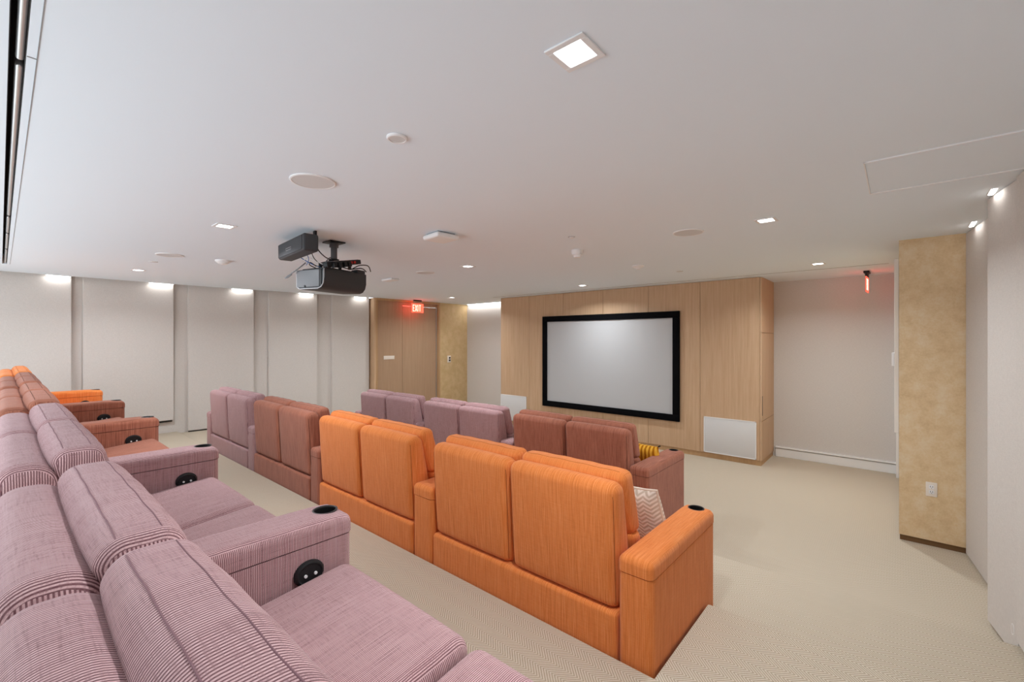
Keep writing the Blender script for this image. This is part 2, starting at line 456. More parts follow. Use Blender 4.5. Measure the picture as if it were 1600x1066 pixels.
# ------------------------------------------------------------------ door corner on the left wall
DX = -8.5
bm = bmesh.new()
box(bm, XL - .1, DX, 5.30, 5.985, 0, 2.68); box(bm, XL - .1, DX, 5.985, 6.985, 2.585, 2.68); box(bm, XL - .1, DX, 6.985, 7.0, 0, 2.68)
struct('wall_door_surround', bm, 'doorwood')
bm = bmesh.new()
box(bm, XL, -8.475, 5.255, 5.30, 0, ZC - .001, .003)
struct('trim_2', bm, 'oak')
bm = bmesh.new()
box(bm, DX - .06, -8.43, 5.30, 7.04, 2.665, ZC - .001, .003); box(bm, DX - .06, -8.44, 7.0, 7.045, 0, 2.665, .003)
box(bm, DX - .06, -8.47, 5.30, 5.335, 0, 2.665, .003)
struct('trim_3', bm, 'oak_dark')
bm = bmesh.new(); box(bm, XL, -8.45, 7.045, YF, 0, ZC - .001, .003); struct('wall_gold_panel', bm, 'goldpanel')
dm = bmesh.new(); box(dm, DX - .05, DX - .004, 5.993, 6.977, .01, 2.577, .003)
door = struct('door_1', dm, 'doorwood')
bm = bmesh.new()
box(bm, DX - .004, DX + .006, 6.955, 6.978, .01, 2.575); box(bm, DX - .004, DX + .004, 5.99, 6.978, 2.572, 2.588)
finish('door_edge_strip', bm, 'chrome', door, smooth=False)
bm = bmesh.new(); box(bm, DX, DX + .008, 5.50, 5.775, 1.375, 1.455, .003)
tag(finish('door_plaque', bm, 'ivory'), 'small cream plaque on the brown panel left of the door', 'plaque')
t = thing('wall_keypad', 'small white wall plate with two dark buttons on the gold panel', 'keypad', (-8.45, 7.33, 1.33))
bm = bmesh.new(); box(bm, 0, .012, -.055, .055, -.085, .085, .006); finish('plate', bm, 'ivory', t)
for dz in (.03, -.03):
    bm = bmesh.new(); cyl(bm, (.014, .012, dz), .024, .01, 20, 'x'); finish('button', bm, 'black', t)

# ------------------------------------------------------------------ oak screen wall
YW = 7.13
W0, W1 = -6.52, -1.478
root = thing('screen_cabinet', 'full height light oak panelled cabinet that carries the projection screen', 'cabinet', ((W0 + W1) / 2, YW, 0))
bx = (W0 + W1) / 2
seams = [W0, -5.728, -4.889, -4.028, -3.171, -2.329, -1.5]
bm = bmesh.new(); box(bm, W0 + .01 - bx, W1 - .02 - bx, .02, YF - YW - .003, .06, ZC - .002); finish('carcass', bm, 'oak_dark', root, smooth=False)
for a, b in zip(seams, seams[1:]):
    bm = bmesh.new()
    top = ZC - .004
    box(bm, a + .0025 - bx, b - .0025 - bx, 0, .022, .075, top, .0015, 1); finish('front_panel', bm, 'oak', root, smooth=False)
for z0, z1 in ((.075, .637), (.643, 1.907), (1.913, ZC - .004)):
    bm = bmesh.new(); box(bm, W1 - .022 - bx, W1 - bx, .0, YF - YW - .003, z0, z1, .0015, 1)
    o = finish('side_door', bm, 'oak', root, smooth=False)
    if z0 > .6 and z1 < 2:
        bm = bmesh.new(); box(bm, W1 - .002 - bx, W1 + .003 - bx, .035, .05, .72, 1.0); finish('pull_slot', bm, 'darkslot', o, smooth=False)
bm = bmesh.new(); box(bm, W0 - bx, W1 - .012 - bx, .012, YF - YW - .003, 0, .072); finish('plinth', bm, 'oak_dark', root, smooth=False)

t = thing('projection_screen', 'wide grey projection screen in a thick black frame on the oak wall', 'screen', (-4.0, YW, 1.385))
x0, x1, z0, z1, fw = -1.361, 1.361, -.885, .885, .108
bm = bmesh.new()
for (a, b, c, d) in ((x0, x1, z1 - fw, z1), (x0, x1, z0, z0 + fw), (x0, x0 + fw, z0 + fw, z1 - fw), (x1 - fw, x1, z0 + fw, z1 - fw)):
    box(bm, a, b, -.045, -.002, c, d, .004)
finish('frame', bm, 'screen_frame', t)
bm = bmesh.new(); box(bm, x0 + fw - .01, x1 - fw + .01, -.022, -.010, z0 + fw - .01, z1 - fw + .01); finish('screen_cloth', bm, 'screen', t, smooth=False)

for (xa, xb, za, zb, lab) in ((-2.272, -1.545, .085, .63, 'large white square speaker grille low on the right of the oak wall'),
                              (-6.51, -5.80, .10, .635, 'white square speaker grille low on the left of the oak wall behind purple seats')):
    t = thing('speaker_grille', lab, 'speaker', ((xa + xb) / 2, YW, (za + zb) / 2), 0, 'speaker grilles in the oak wall')
    hx, hz = (xb - xa) / 2, (zb - za) / 2
    bm = bmesh.new(); box(bm, -hx, hx, -.012, -.001, -hz, hz, .003); finish('grille_panel', bm, 'grille', t)
    bm = bmesh.new()
    for (a, b, c, d) in ((-hx, hx, hz - .012, hz), (-hx, hx, -hz, -hz + .012), (-hx, -hx + .012, -hz, hz), (hx - .012, hx, -hz, hz)):
        box(bm, a, b, -.015, -.011, c, d)
    finish('rim', bm, 'white', t, smooth=False)

# ------------------------------------------------------------------ ceiling: grooves, slot, hatch
bm = bmesh.new()
box(bm, -6.5, -.09, 6.86, 6.875, ZC - .0015, ZC + .01)
struct('trim_4', bm, 'groove')
bm = bmesh.new()
box(bm, -8.0, -.9, .077, .0795, ZC - .0015, ZC + .01); box(bm, -2.09, -2.085, .056, .078, ZC - .0015, ZC + .01)
struct('trim_5', bm, 'groove')
t = thing('linear_air_diffuser', 'long dark slot air diffuser with silver duct along the left ceiling edge', 'air vent', (-4.5, .036, ZC))
bm = bmesh.new()
box(bm, -3.49, 3.49, -.019, -.017, .0, .12); box(bm, -3.49, 3.49, .017, .019, .0, .12); box(bm, -3.49, 3.49, -.019, .019, .118, .12)
finish('slot_housing', bm, 'darkslot', t, smooth=False)
xs = [(2.35, 3.4), (-.4, 2.3), (-1.2, -.48), (-2.2, -1.28), (-3.45, -2.3)]
for a, b in xs:
    bm = bmesh.new(); soft(bm, a, b, -.004, .0165, .004, .06, .01, arc=3, inner=(6, 2, 3)); finish('duct_section', bm, 'silver_duct', t)
t = thing('ceiling_hatch', 'flush white access hatch outlined in the ceiling at the right', 'hatch', (.18, 3.195, ZC))
bm = bmesh.new(); box(bm, -.31, .31, -.314, .314, -.002, .0); finish('hatch_leaf', bm, 'ceiling', t, smooth=False)
bm = bmesh.new()
box(bm, -.315, .315, -.32, -.314, -.007, 0); box(bm, -.315, .315, .314, .32, -.007, 0); box(bm, -.317, -.311, -.32, .32, -.006, 0)
finish('hatch_rim', bm, 'white', t, smooth=False)

# ------------------------------------------------------------------ downlights
DL = [(-.766, 1.183, 'square recessed downlight nearest the camera at the top of the photo'),
      (-4.02, 1.165, 'square recessed downlight above and left of the projector'),
      (-7.407, 1.171, 'square recessed downlight near the left wall panels'),
      (-3.98, 3.755, 'square recessed downlight right of the projector beyond the white access point'),
      (-.754, 3.78, 'square recessed downlight beside the round speaker on the right'),
      (-7.2, 3.755, 'unseen square downlight behind the projector body, added to light the left aisle'),  # grid position hidden by the projector, put in to light the left side
      (-7.19, 6.318, 'small square downlight beside the exit sign by the door'),
      (-3.953, 6.323, 'small square downlight in front of the screen above the oak wall'),
      (-.723, 6.342, 'square downlight at the far right near the hanging red exit sign')]
for (x, y, lab) in DL:
    t = thing('recessed_downlight', lab, 'ceiling light', (x, y, ZC), 0, 'square downlights in the ceiling')
    bm = bmesh.new()
    o_, i_ = .07, .049
    for (a, b, c, d) in ((-o_, o_, i_, o_), (-o_, o_, -o_, -i_), (-o_, -i_, -i_, i_), (i_, o_, -i_, i_)):
        box(bm, a, b, c, d, -.006, 0, .0015, 1)
    finish('frame', bm, 'white', t)
    bm = bmesh.new(); box(bm, -i_, i_, -i_, i_, -.002, 0); finish('diffuser', bm, 'diffuser', t, smooth=False)
    ld = bpy.data.lights.new('downlight_lamp', 'AREA'); ld.shape = 'SQUARE'; ld.size = .096; ld.energy = LAMP_W; ld.color = (.915, .967, 1); ld.spread = R(150)
    lo = bpy.data.objects.new('downlight_lamp', ld); C.objects.link(lo); lo.parent = t; lo.location = (0, 0, -.008)

# wall washers in the slots along the side walls
WL = [(.407, .671, 'slot light above the wall panel at the far left edge'), (1.532, 1.859, 'slot light above the second wall panel from the left'),
      (2.668, 3.007, 'slot light above the third wall panel left of the projector'), (3.77, 4.06, 'slot light above the wall panel just under the projector'),
      (4.85, 5.14, 'slot light beside the wooden door surround')]
def washer(x, y0, y1, lab, group, face):
    t = thing('slot_light', lab, 'wall light', (x, (y0 + y1) / 2, ZC), 0, group)
    h = (y1 - y0) / 2
    bm = bmesh.new(); box(bm, -.018, .018, -h, h, -.004, .0 if face < 0 else .03, .001); finish('housing', bm, 'white', t)
    bm = bmesh.new(); soft(bm, -.014, .014, -h + .01, h - .01, -.012 if face > 0 else -.007, .004, .006, arc=3, inner=(3, 6, 2)); finish('tube', bm, 'slotlamp', t)
    ld = bpy.data.lights.new('slot_lamp', 'AREA'); ld.shape = 'RECTANGLE'; ld.size = .028; ld.size_y = 2 * h; ld.energy = WASH_W * (1 if face > 0 else .2); ld.color = (1, .98, .95)
    lo = bpy.data.objects.new('slot_lamp', ld); C.objects.link(lo); lo.parent = t; lo.location = (0, 0, -.015)
for (a, b, lab) in WL: washer(PX((a + b) / 2) + .055, a, b, lab, 'slot lights along the left wall', 1)
for (x, a, b, lab) in ((.432, 4.84, 5.06, 'slot light above the grey panel beside the gold pier'), (.428, 3.86, 4.03, 'slot light above the tall grey panel at the right edge')):
    washer(x, a, b, lab, 'slot lights along the right wall', -1)
t = thing('cove_light', 'long cove light washing the white wall left of the oak cabinet', 'wall light', (-7.48, YF - .05, ZC))
bm = bmesh.new(); box(bm, -.9, .9, -.012, .012, -.007, 0, .002); finish('lens', bm, 'slotlamp', t)
ld = bpy.data.lights.new('cove_lamp', 'AREA'); ld.shape = 'RECTANGLE'; ld.size = 1.8; ld.size_y = .03; ld.energy = 1.6
lo = bpy.data.objects.new('cove_lamp', ld); C.objects.link(lo); lo.parent = t; lo.location = (0, 0, -.023)

# ------------------------------------------------------------------ round and boxy ceiling devices
def disc(name, label, cat, x, y, r, group=None, h=.008):
    t = thing(name, label, cat, (x, y, ZC), 0, group)
    bm = bmesh.new(); lathe(bm, (0, 0, 0), [(r, 0), (r, -h * .6), (r - .004, -h), (r - .010, -h), (r - .011, -h * .7)], 48); finish('rim', bm, 'white', t)
    bm = bmesh.new(); lathe(bm, (0, 0, 0), [(r - .011, -h * .5), (r - .011, -h * .8), (0, -h * .85)], 48); finish('grille', bm, 'grille', t)
    return t
disc('ceiling_speaker', 'large round flush speaker left of the top downlight above the projector', 'speaker', -2.507, 1.166, .122, 'round speakers in the ceiling')
disc('ceiling_speaker', 'round flush speaker on the left ceiling beside the white smoke detector', 'speaker', -5.842, 1.183, .122, 'round speakers in the ceiling')
disc('ceiling_speaker', 'round flush speaker at the right beside the square downlight', 'speaker', -1.331, 3.78, .122, 'round speakers in the ceiling')
disc('ceiling_speaker', 'round flush speaker just right of the projector', 'speaker', -4.788, 3.739, .122, 'round speakers in the ceiling')
disc('sprinkler_cover', 'small round white cover plate between speaker and nearest downlight', 'sprinkler', -1.685, 1.16, .046, None, .01)
def dome(name, label, cat, x, y, prof, group=None):
    t = thing(name, label, cat, (x, y, ZC), 0, group)
    k = len(prof) // 2
    bm = bmesh.new(); lathe(bm, (0, 0, 0), prof[:k + 1], 32); finish('base', bm, 'white', t)
    bm = bmesh.new(); lathe(bm, (0, 0, 0), prof[k:], 32); finish('sensor_cap', bm, 'white', t)
dome('smoke_detector', 'white smoke detector left of the projector speaker', 'smoke detector', -5.788, 1.658, [(.075, 0), (.075, -.015), (.06, -.03), (.045, -.04), (.02, -.05), (0, -.05)], 'white ceiling detectors')
dome('smoke_detector', 'white domed smoke detector hanging lowest, in the middle of the ceiling', 'smoke detector', -2.437, 3.8, [(.058, 0), (.058, -.03), (.05, -.05), (.038, -.055), (.034, -.075), (0, -.08)], 'white ceiling detectors')
dome('smoke_detector', 'small flat white detector nearest the oak wall', 'smoke detector', -2.387, 5.076, [(.07, 0), (.07, -.012), (.055, -.025), (.035, -.03), (.025, -.045), (0, -.045)], 'white ceiling detectors')
t = thing('occupancy_sensor', 'flat white ceiling sensor just behind the projector body', 'sensor', (-5.68, 3.79, ZC))
bm = bmesh.new(); soft(bm, -.13, .13, -.07, .07, -.03, 0, .014, arc=3, inner=(4, 4, 2)); finish('sensor_body', bm, 'white', t)
t = thing('pendent_sprinkler', 'tiny round sprinkler with a dark rim near the middle of the ceiling', 'sprinkler', (-2.159, 3.276, ZC))
bm = bmesh.new(); lathe(bm, (0, 0, 0), [(.032, 0), (.032, -.004), (.022, -.006), (.022, -.002)], 28); finish('ring', bm, 'chrome', t)
bm = bmesh.new(); lathe(bm, (0, 0, 0), [(.021, -.003), (.018, -.012), (0, -.014)], 28); finish('cap', bm, 'white', t)
for (x, y, lab) in ((-6.484, 1.162, 'tiny flat sprinkler disc left of the round speaker on the left ceiling'), (-2.175, 5.861, 'tiny flat sprinkler disc near the oak wall on the right')):
    bm = bmesh.new(); lathe(bm, (x, y, ZC), [(.042, 0), (.042, -.004), (.03, -.007), (0, -.008)], 28)
    tag(finish('sprinkler_disc', bm, 'grille'), lab, 'sprinkler', 'tiny sprinkler discs')
t = thing('wireless_access_point', 'square white wireless access point on the ceiling right of the projector', 'access point', (-2.94, 2.46, ZC), R(-6))
bm = bmesh.new(); soft(bm, -.115, .115, -.11, .11, -.052, -.014, .016, puff=(0, 0, .004), arc=4, inner=(5, 5, 2)); finish('cover', bm, 'white', t)
bm = bmesh.new(); box(bm, -.085, .085, -.085, .085, -.016, 0, .002); finish('mounting_plate', bm, 'greyedge', t)

# ------------------------------------------------------------------ projector, its mount and the black speaker bar
t = thing('projector', 'dark grey projector hanging upside down from the ceiling mount', 'projector', (-4.035, 2.06, 2.27), R(14))
def prj(p):                      # rounded lower long edges
    return p
bm = bmesh.new()
prof = [(-.182, .172), (-.182, .03), (-.165, .006), (-.13, -.004), (.10, -.012), (.14, .0), (.168, .03), (.182, .075), (.182, .172)]
n = len(prof); A = [bm.verts.new((x, -.245, z)) for x, z in prof]; B = [bm.verts.new((x, .25, z)) for x, z in prof]
for i in range(n): bm.faces.new((A[i], A[(i + 1) % n], B[(i + 1) % n], B[i]))
bm.faces.new(A); bm.faces.new(B)
bmesh.ops.bevel(bm, geom=[e for e in bm.edges if abs(e.verts[0].co.y - e.verts[1].co.y) < 1e-6], offset=.006, segments=2, affect='EDGES')
finish('body', bm, 'charcoal', t, angle=50)
bm = bmesh.new(); box(bm, -.178, .12, -.252, -.244, .012, .166, .006); o = finish('rear_panel', bm, 'graphite', t)
bm = bmesh.new()
box(bm, .125, .148, -.251, -.244, .03, .166); finish('vent_strip', bm, 'black', o, smooth=False)
bm = bmesh.new()
tube(bm, [(.180, -.249, .168), (.180, -.249, .09), (.170, -.249, .04), (.145, -.249, .008), (.10, -.249, -.004), (-.14, -.249, .0), (-.172, -.249, .02), (-.178, -.249, .168)], .004, 8)
finish('edge_trim', bm, 'greyedge', o)
bm = bmesh.new(); cyl(bm, (-.06, -.254, .022), .010, .006, 16, 'y'); finish('sensor_window', bm, 'black', o)
bm = bmesh.new(); soft(bm, -.17, .15, -.2, .12, .168, .19, .012, arc=3, inner=(4, 4, 2)); finish('top_cover', bm, 'charcoal', t)
bm = bmesh.new(); box(bm, .09, .175, .14, .24, .17, .21, .008); finish('lens_housing', bm, 'charcoal', t)
bm = bmesh.new(); cyl(bm, (-.05, .258, .085), .05, .03, 28, 'y'); cyl(bm, (-.05, .262, .085), .038, .034, 28, 'y'); finish('lens', bm, 'black', t)

t = thing('projector_mount', 'black ceiling plate and pole mount holding the projector', 'mount', (-3.93, 2.02, ZC))
bm = bmesh.new(); box(bm, -.075, .075, -.075, .075, -.012, 0, .003); finish('ceiling_plate', bm, 'black', t)
bm = bmesh.new(); cyl(bm, (0, 0, -.09), .028, .16, 24); cyl(bm, (0, 0, -.03), .04, .04, 24); finish('pole', bm, 'graphite', t)
bm = bmesh.new(); cyl(bm, (0, 0, -.175), .045, .03, 24); box(bm, -.11, .09, -.09, .12, -.215, -.19, .003)
for (x, y) in ((-.1, -.08), (.08, -.08), (-.1, .11), (.08, .11)): box(bm, x - .012, x + .012, y - .012, y + .012, -.251, -.2, .002)
finish('bracket', bm, 'black', t)
t = thing('power_strip', 'black power strip with small red switches tied on top of the projector', 'power strip', (-3.85, 2.07, 2.512), R(14))
mt = Matrix.Rotation(R(12), 4, 'X')
bm = bmesh.new(); box(bm, -.028, .028, -.21, .19, -.02, .022, .005, 2, 0, mt); finish('case', bm, 'black', t)
bm = bmesh.new(); box(bm, -.012, .012, -.2, .18, .021, .026, .002, 1, 0, mt); finish('cover_strip', bm, 'greyedge', t, smooth=False)
for y in (.07, .11):
    bm = bmesh.new(); box(bm, .026, .034, y - .012, y + .012, -.01, .012, .002, 1, 0, mt); finish('switch', bm, 'redswitch', t)
for y in (-.14, -.08, -.02, .03):
    bm = bmesh.new(); box(bm, .02, .055, y - .018, y + .018, -.035, .01, .004, 2, 0, mt); finish('plug', bm, 'black', t)
cab = [('black', .005, [(-3.80, 1.99, 2.49), (-3.75, 2.0, 2.46), (-3.78, 2.1, 2.455), (-3.76, 2.2, 2.47), (-3.85, 2.3, 2.46)], 'black cable looped low along the power strip'),
       ('black', .005, [(-3.93, 1.86, 2.69), (-3.93, 1.87, 2.62), (-3.92, 1.93, 2.56), (-3.88, 1.98, 2.53)], 'thick black cable drooping from ceiling plate to projector'),
       ('black', .0035, [(-3.80, 1.74, 2.62), (-3.83, 1.78, 2.53), (-3.86, 1.84, 2.49), (-3.9, 1.9, 2.47)], 'thin black cable dropping from the speaker bar'),
       ('wire_blue', .004, [(-3.99, 1.68, 2.585), (-3.97, 1.74, 2.53), (-3.93, 1.82, 2.48), (-3.94, 1.9, 2.465)], 'blue cable under the speaker bar'),
       ('wire_blue', .003, [(-3.93, 1.72, 2.54), (-3.90, 1.74, 2.56), (-3.88, 1.76, 2.53), (-3.92, 1.78, 2.50), (-3.96, 1.78, 2.47)], 'thin looped blue cable above the projector rear'),
       ('wire_white', .004, [(-3.96, 1.75, 2.5), (-3.92, 1.78, 2.53), (-3.86, 1.82, 2.50), (-3.84, 1.9, 2.465), (-3.95, 1.95, 2.468)], 'white cable bundle on top of the projector'),
       ('graphite', .005, [(-4.02, 1.80, 2.50), (-4.09, 1.77, 2.455), (-4.16, 1.74, 2.415), (-4.2, 1.72, 2.39), (-4.21, 1.70, 2.37), (-4.17, 1.71, 2.375), (-4.14, 1.73, 2.40)], 'grey cable hanging in a loop off the projector corner')]
cab += [('black', .0045, [(-3.90, 1.84, 2.462), (-3.97, 1.82, 2.50), (-4.06, 1.86, 2.49), (-4.08, 1.95, 2.465)], 'black cable arched over the left rear corner of the projector'),
        ('graphite', .004, [(-3.83, 1.86, 2.465), (-3.80, 1.90, 2.52), (-3.86, 1.95, 2.55), (-3.9, 1.98, 2.53)], 'dark grey cable coiled under the ceiling pole'),
        ('black', .0045, [(-3.78, 2.12, 2.46), (-3.72, 2.16, 2.49), (-3.75, 2.26, 2.50), (-3.82, 2.33, 2.462)], 'black cable curving along the right edge of the projector top')]
for mm, r, pts, lab in cab:
    bm = bmesh.new(); tube(bm, curve_pts(pts, 6), r, 8); tag(finish('cable', bm, mm), lab, 'cable', 'cables around the projector')
t = thing('speaker_bar', 'dark grey oblong speaker bar hung under the ceiling beside the projector', 'speaker', (-3.845, 1.66, 2.59), R(-5))
bm = bmesh.new(); soft(bm, -.33, .30, -.06, .06, -.07, .07, .018, arc=4, inner=(6, 3, 3)); finish('cabinet', bm, 'charcoal', t)
bm = bmesh.new(); soft(bm, -.315, .27, -.066, -.05, -.058, .058, .006, arc=3, inner=(6, 2, 3)); o = finish('front_grille', bm, 'speakercloth', t)
bm = bmesh.new(); tube(bm, [(-.10, -.067, -.022), (.03, -.067, -.022), (.03, -.067, -.004), (-.10, -.067, -.004)], .0018, 6, True); finish('badge_frame', bm, 'greyedge', o)
for x in (.0, .2):
    bm = bmesh.new(); box(bm, x - .02, x + .02, .055, .075, -.02, .118, .003); finish('bracket', bm, 'black', t)

# ------------------------------------------------------------------ exit signs
FONT = {'E': ["111", "100", "110", "100", "111"], 'X': None, 'I': None, 'T': None}
def letters(bm, place, W, H, th):
    """EXIT drawn in bars; place(u, v) gives a 3d point, u across, v up"""
    lw_ = W / 4.6; st = lw_ * .2
    def bar(u0, v0, u1, v1, s=st):
        d = Vector((u1 - u0, v1 - v0)); L = d.length; d /= L; nrm = Vector((-d.y, d.x)) * s / 2
        q = [Vector((u0, v0)) + nrm, Vector((u0, v0)) - nrm, Vector((u1, v1)) - nrm, Vector((u1, v1)) + nrm]
        f0 = [bm.verts.new(place(p.x, p.y, 0)) for p in q]; f1 = [bm.verts.new(place(p.x, p.y, th)) for p in q]
        bm.faces.new(f0); bm.faces.new(f1)
        for i in range(4): bm.faces.new((f0[i], f0[(i + 1) % 4], f1[(i + 1) % 4], f1[i]))
    x = -W / 2; h = H / 2
    a = lw_ * .86
    bar(x + st / 2, -h, x + st / 2, h); bar(x, h - st / 2, x + a, h - st / 2); bar(x, 0, x + a * .85, 0); bar(x, -h + st / 2, x + a, -h + st / 2)
    x += lw_ * 1.12; bar(x, -h, x + a, h); bar(x, h, x + a, -h)
    x += lw_ * 1.2; bar(x + st / 2, -h, x + st / 2, h)
    x += lw_ * .62; bar(x, h - st / 2, x + a, h - st / 2); bar(x + a / 2, -h, x + a / 2, h)
def exit_sign(label, loc, rz, drop, W, H, stem='exit_stem', power=.45):
    t = thing('exit_sign', label, 'exit sign', loc, rz, 'exit signs')
    bm = bmesh.new(); box(bm, -.10, .10, -.03, .03, -.028, 0, .004); finish('canopy', bm, 'black', t)
    bm = bmesh.new(); box(bm, -W * .36, W * .36, -.012, .012, -drop, -.026, .003); finish('stem', bm, stem, t)
    bm = bmesh.new(); box(bm, -W / 2, W / 2, -.005, .005, -drop - H, -drop, .002); p = finish('sign_plate', bm, 'exit_face', t)
    bm = bmesh.new()
    letters(bm, lambda u, v, d: (u, -.0055 - d, -drop - H / 2 + v), W * .8, H * .72, .002)
    letters(bm, lambda u, v, d: (-u, .0055 + d, -drop - H / 2 + v), W * .8, H * .72, .002)
    finish('letters', bm, 'exit_red', p, smooth=False)
    ld = bpy.data.lights.new('exit_lamp', 'AREA'); ld.shape = 'RECTANGLE'; ld.size = W; ld.size_y = H; ld.energy = power; ld.color = (1, .12, .06)
    for s_ in (-1, 1):
        lo = bpy.data.objects.new('exit_lamp', ld); C.objects.link(lo); lo.parent = t; lo.location = (0, s_ * .012, -drop - H / 2)
        lo.rotation_euler = (R(90), 0, 0) if s_ < 0 else (R(-90), 0, 0)
M['exit_stem'] = mat('tan_sign_stem', (.5, .3, .2), .5)
exit_sign('lit red EXIT sign hanging in front of the brown door', (-8.235, 6.21, ZC), R(90), .085, .33, .20)
exit_sign('red glowing EXIT sign seen edge-on near the gold pier', (-.318, 7.5, ZC), R(90 - 2.4), .075, .3, .2, 'black', .12)

# switch box on the pier flank and the outlet on its face
bm = bmesh.new(); box(bm, -.055, -.035, 5.8, 5.9, 1.55, 1.68, .004)
tag(finish('wall_switch', bm, 'white'), 'small white box on the edge of the gold pier at mid height', 'switch')
t = thing('power_outlet', 'white double power outlet low on the gold pier', 'outlet', (.2145, 5.35, .50))
bm = bmesh.new(); box(bm, -.037, .037, -.008, 0, -.062, .062, .003); finish('cover_plate', bm, 'ivory', t)
for dz in (.022, -.022):
    bm = bmesh.new(); box(bm, -.017, .017, -.0105, -.007, dz - .016, dz + .016, .004); s_ = finish('socket', bm, 'white', t)
    bm = bmesh.new()
    for dx in (-.007, .007): box(bm, dx - .0015, dx + .0015, -.0115, -.010, dz - .003, dz + .009)
    cyl(bm, (0, -.011, dz - .009), .0025, .002, 10, 'y')
    finish('slots', bm, 'black', s_, smooth=False)

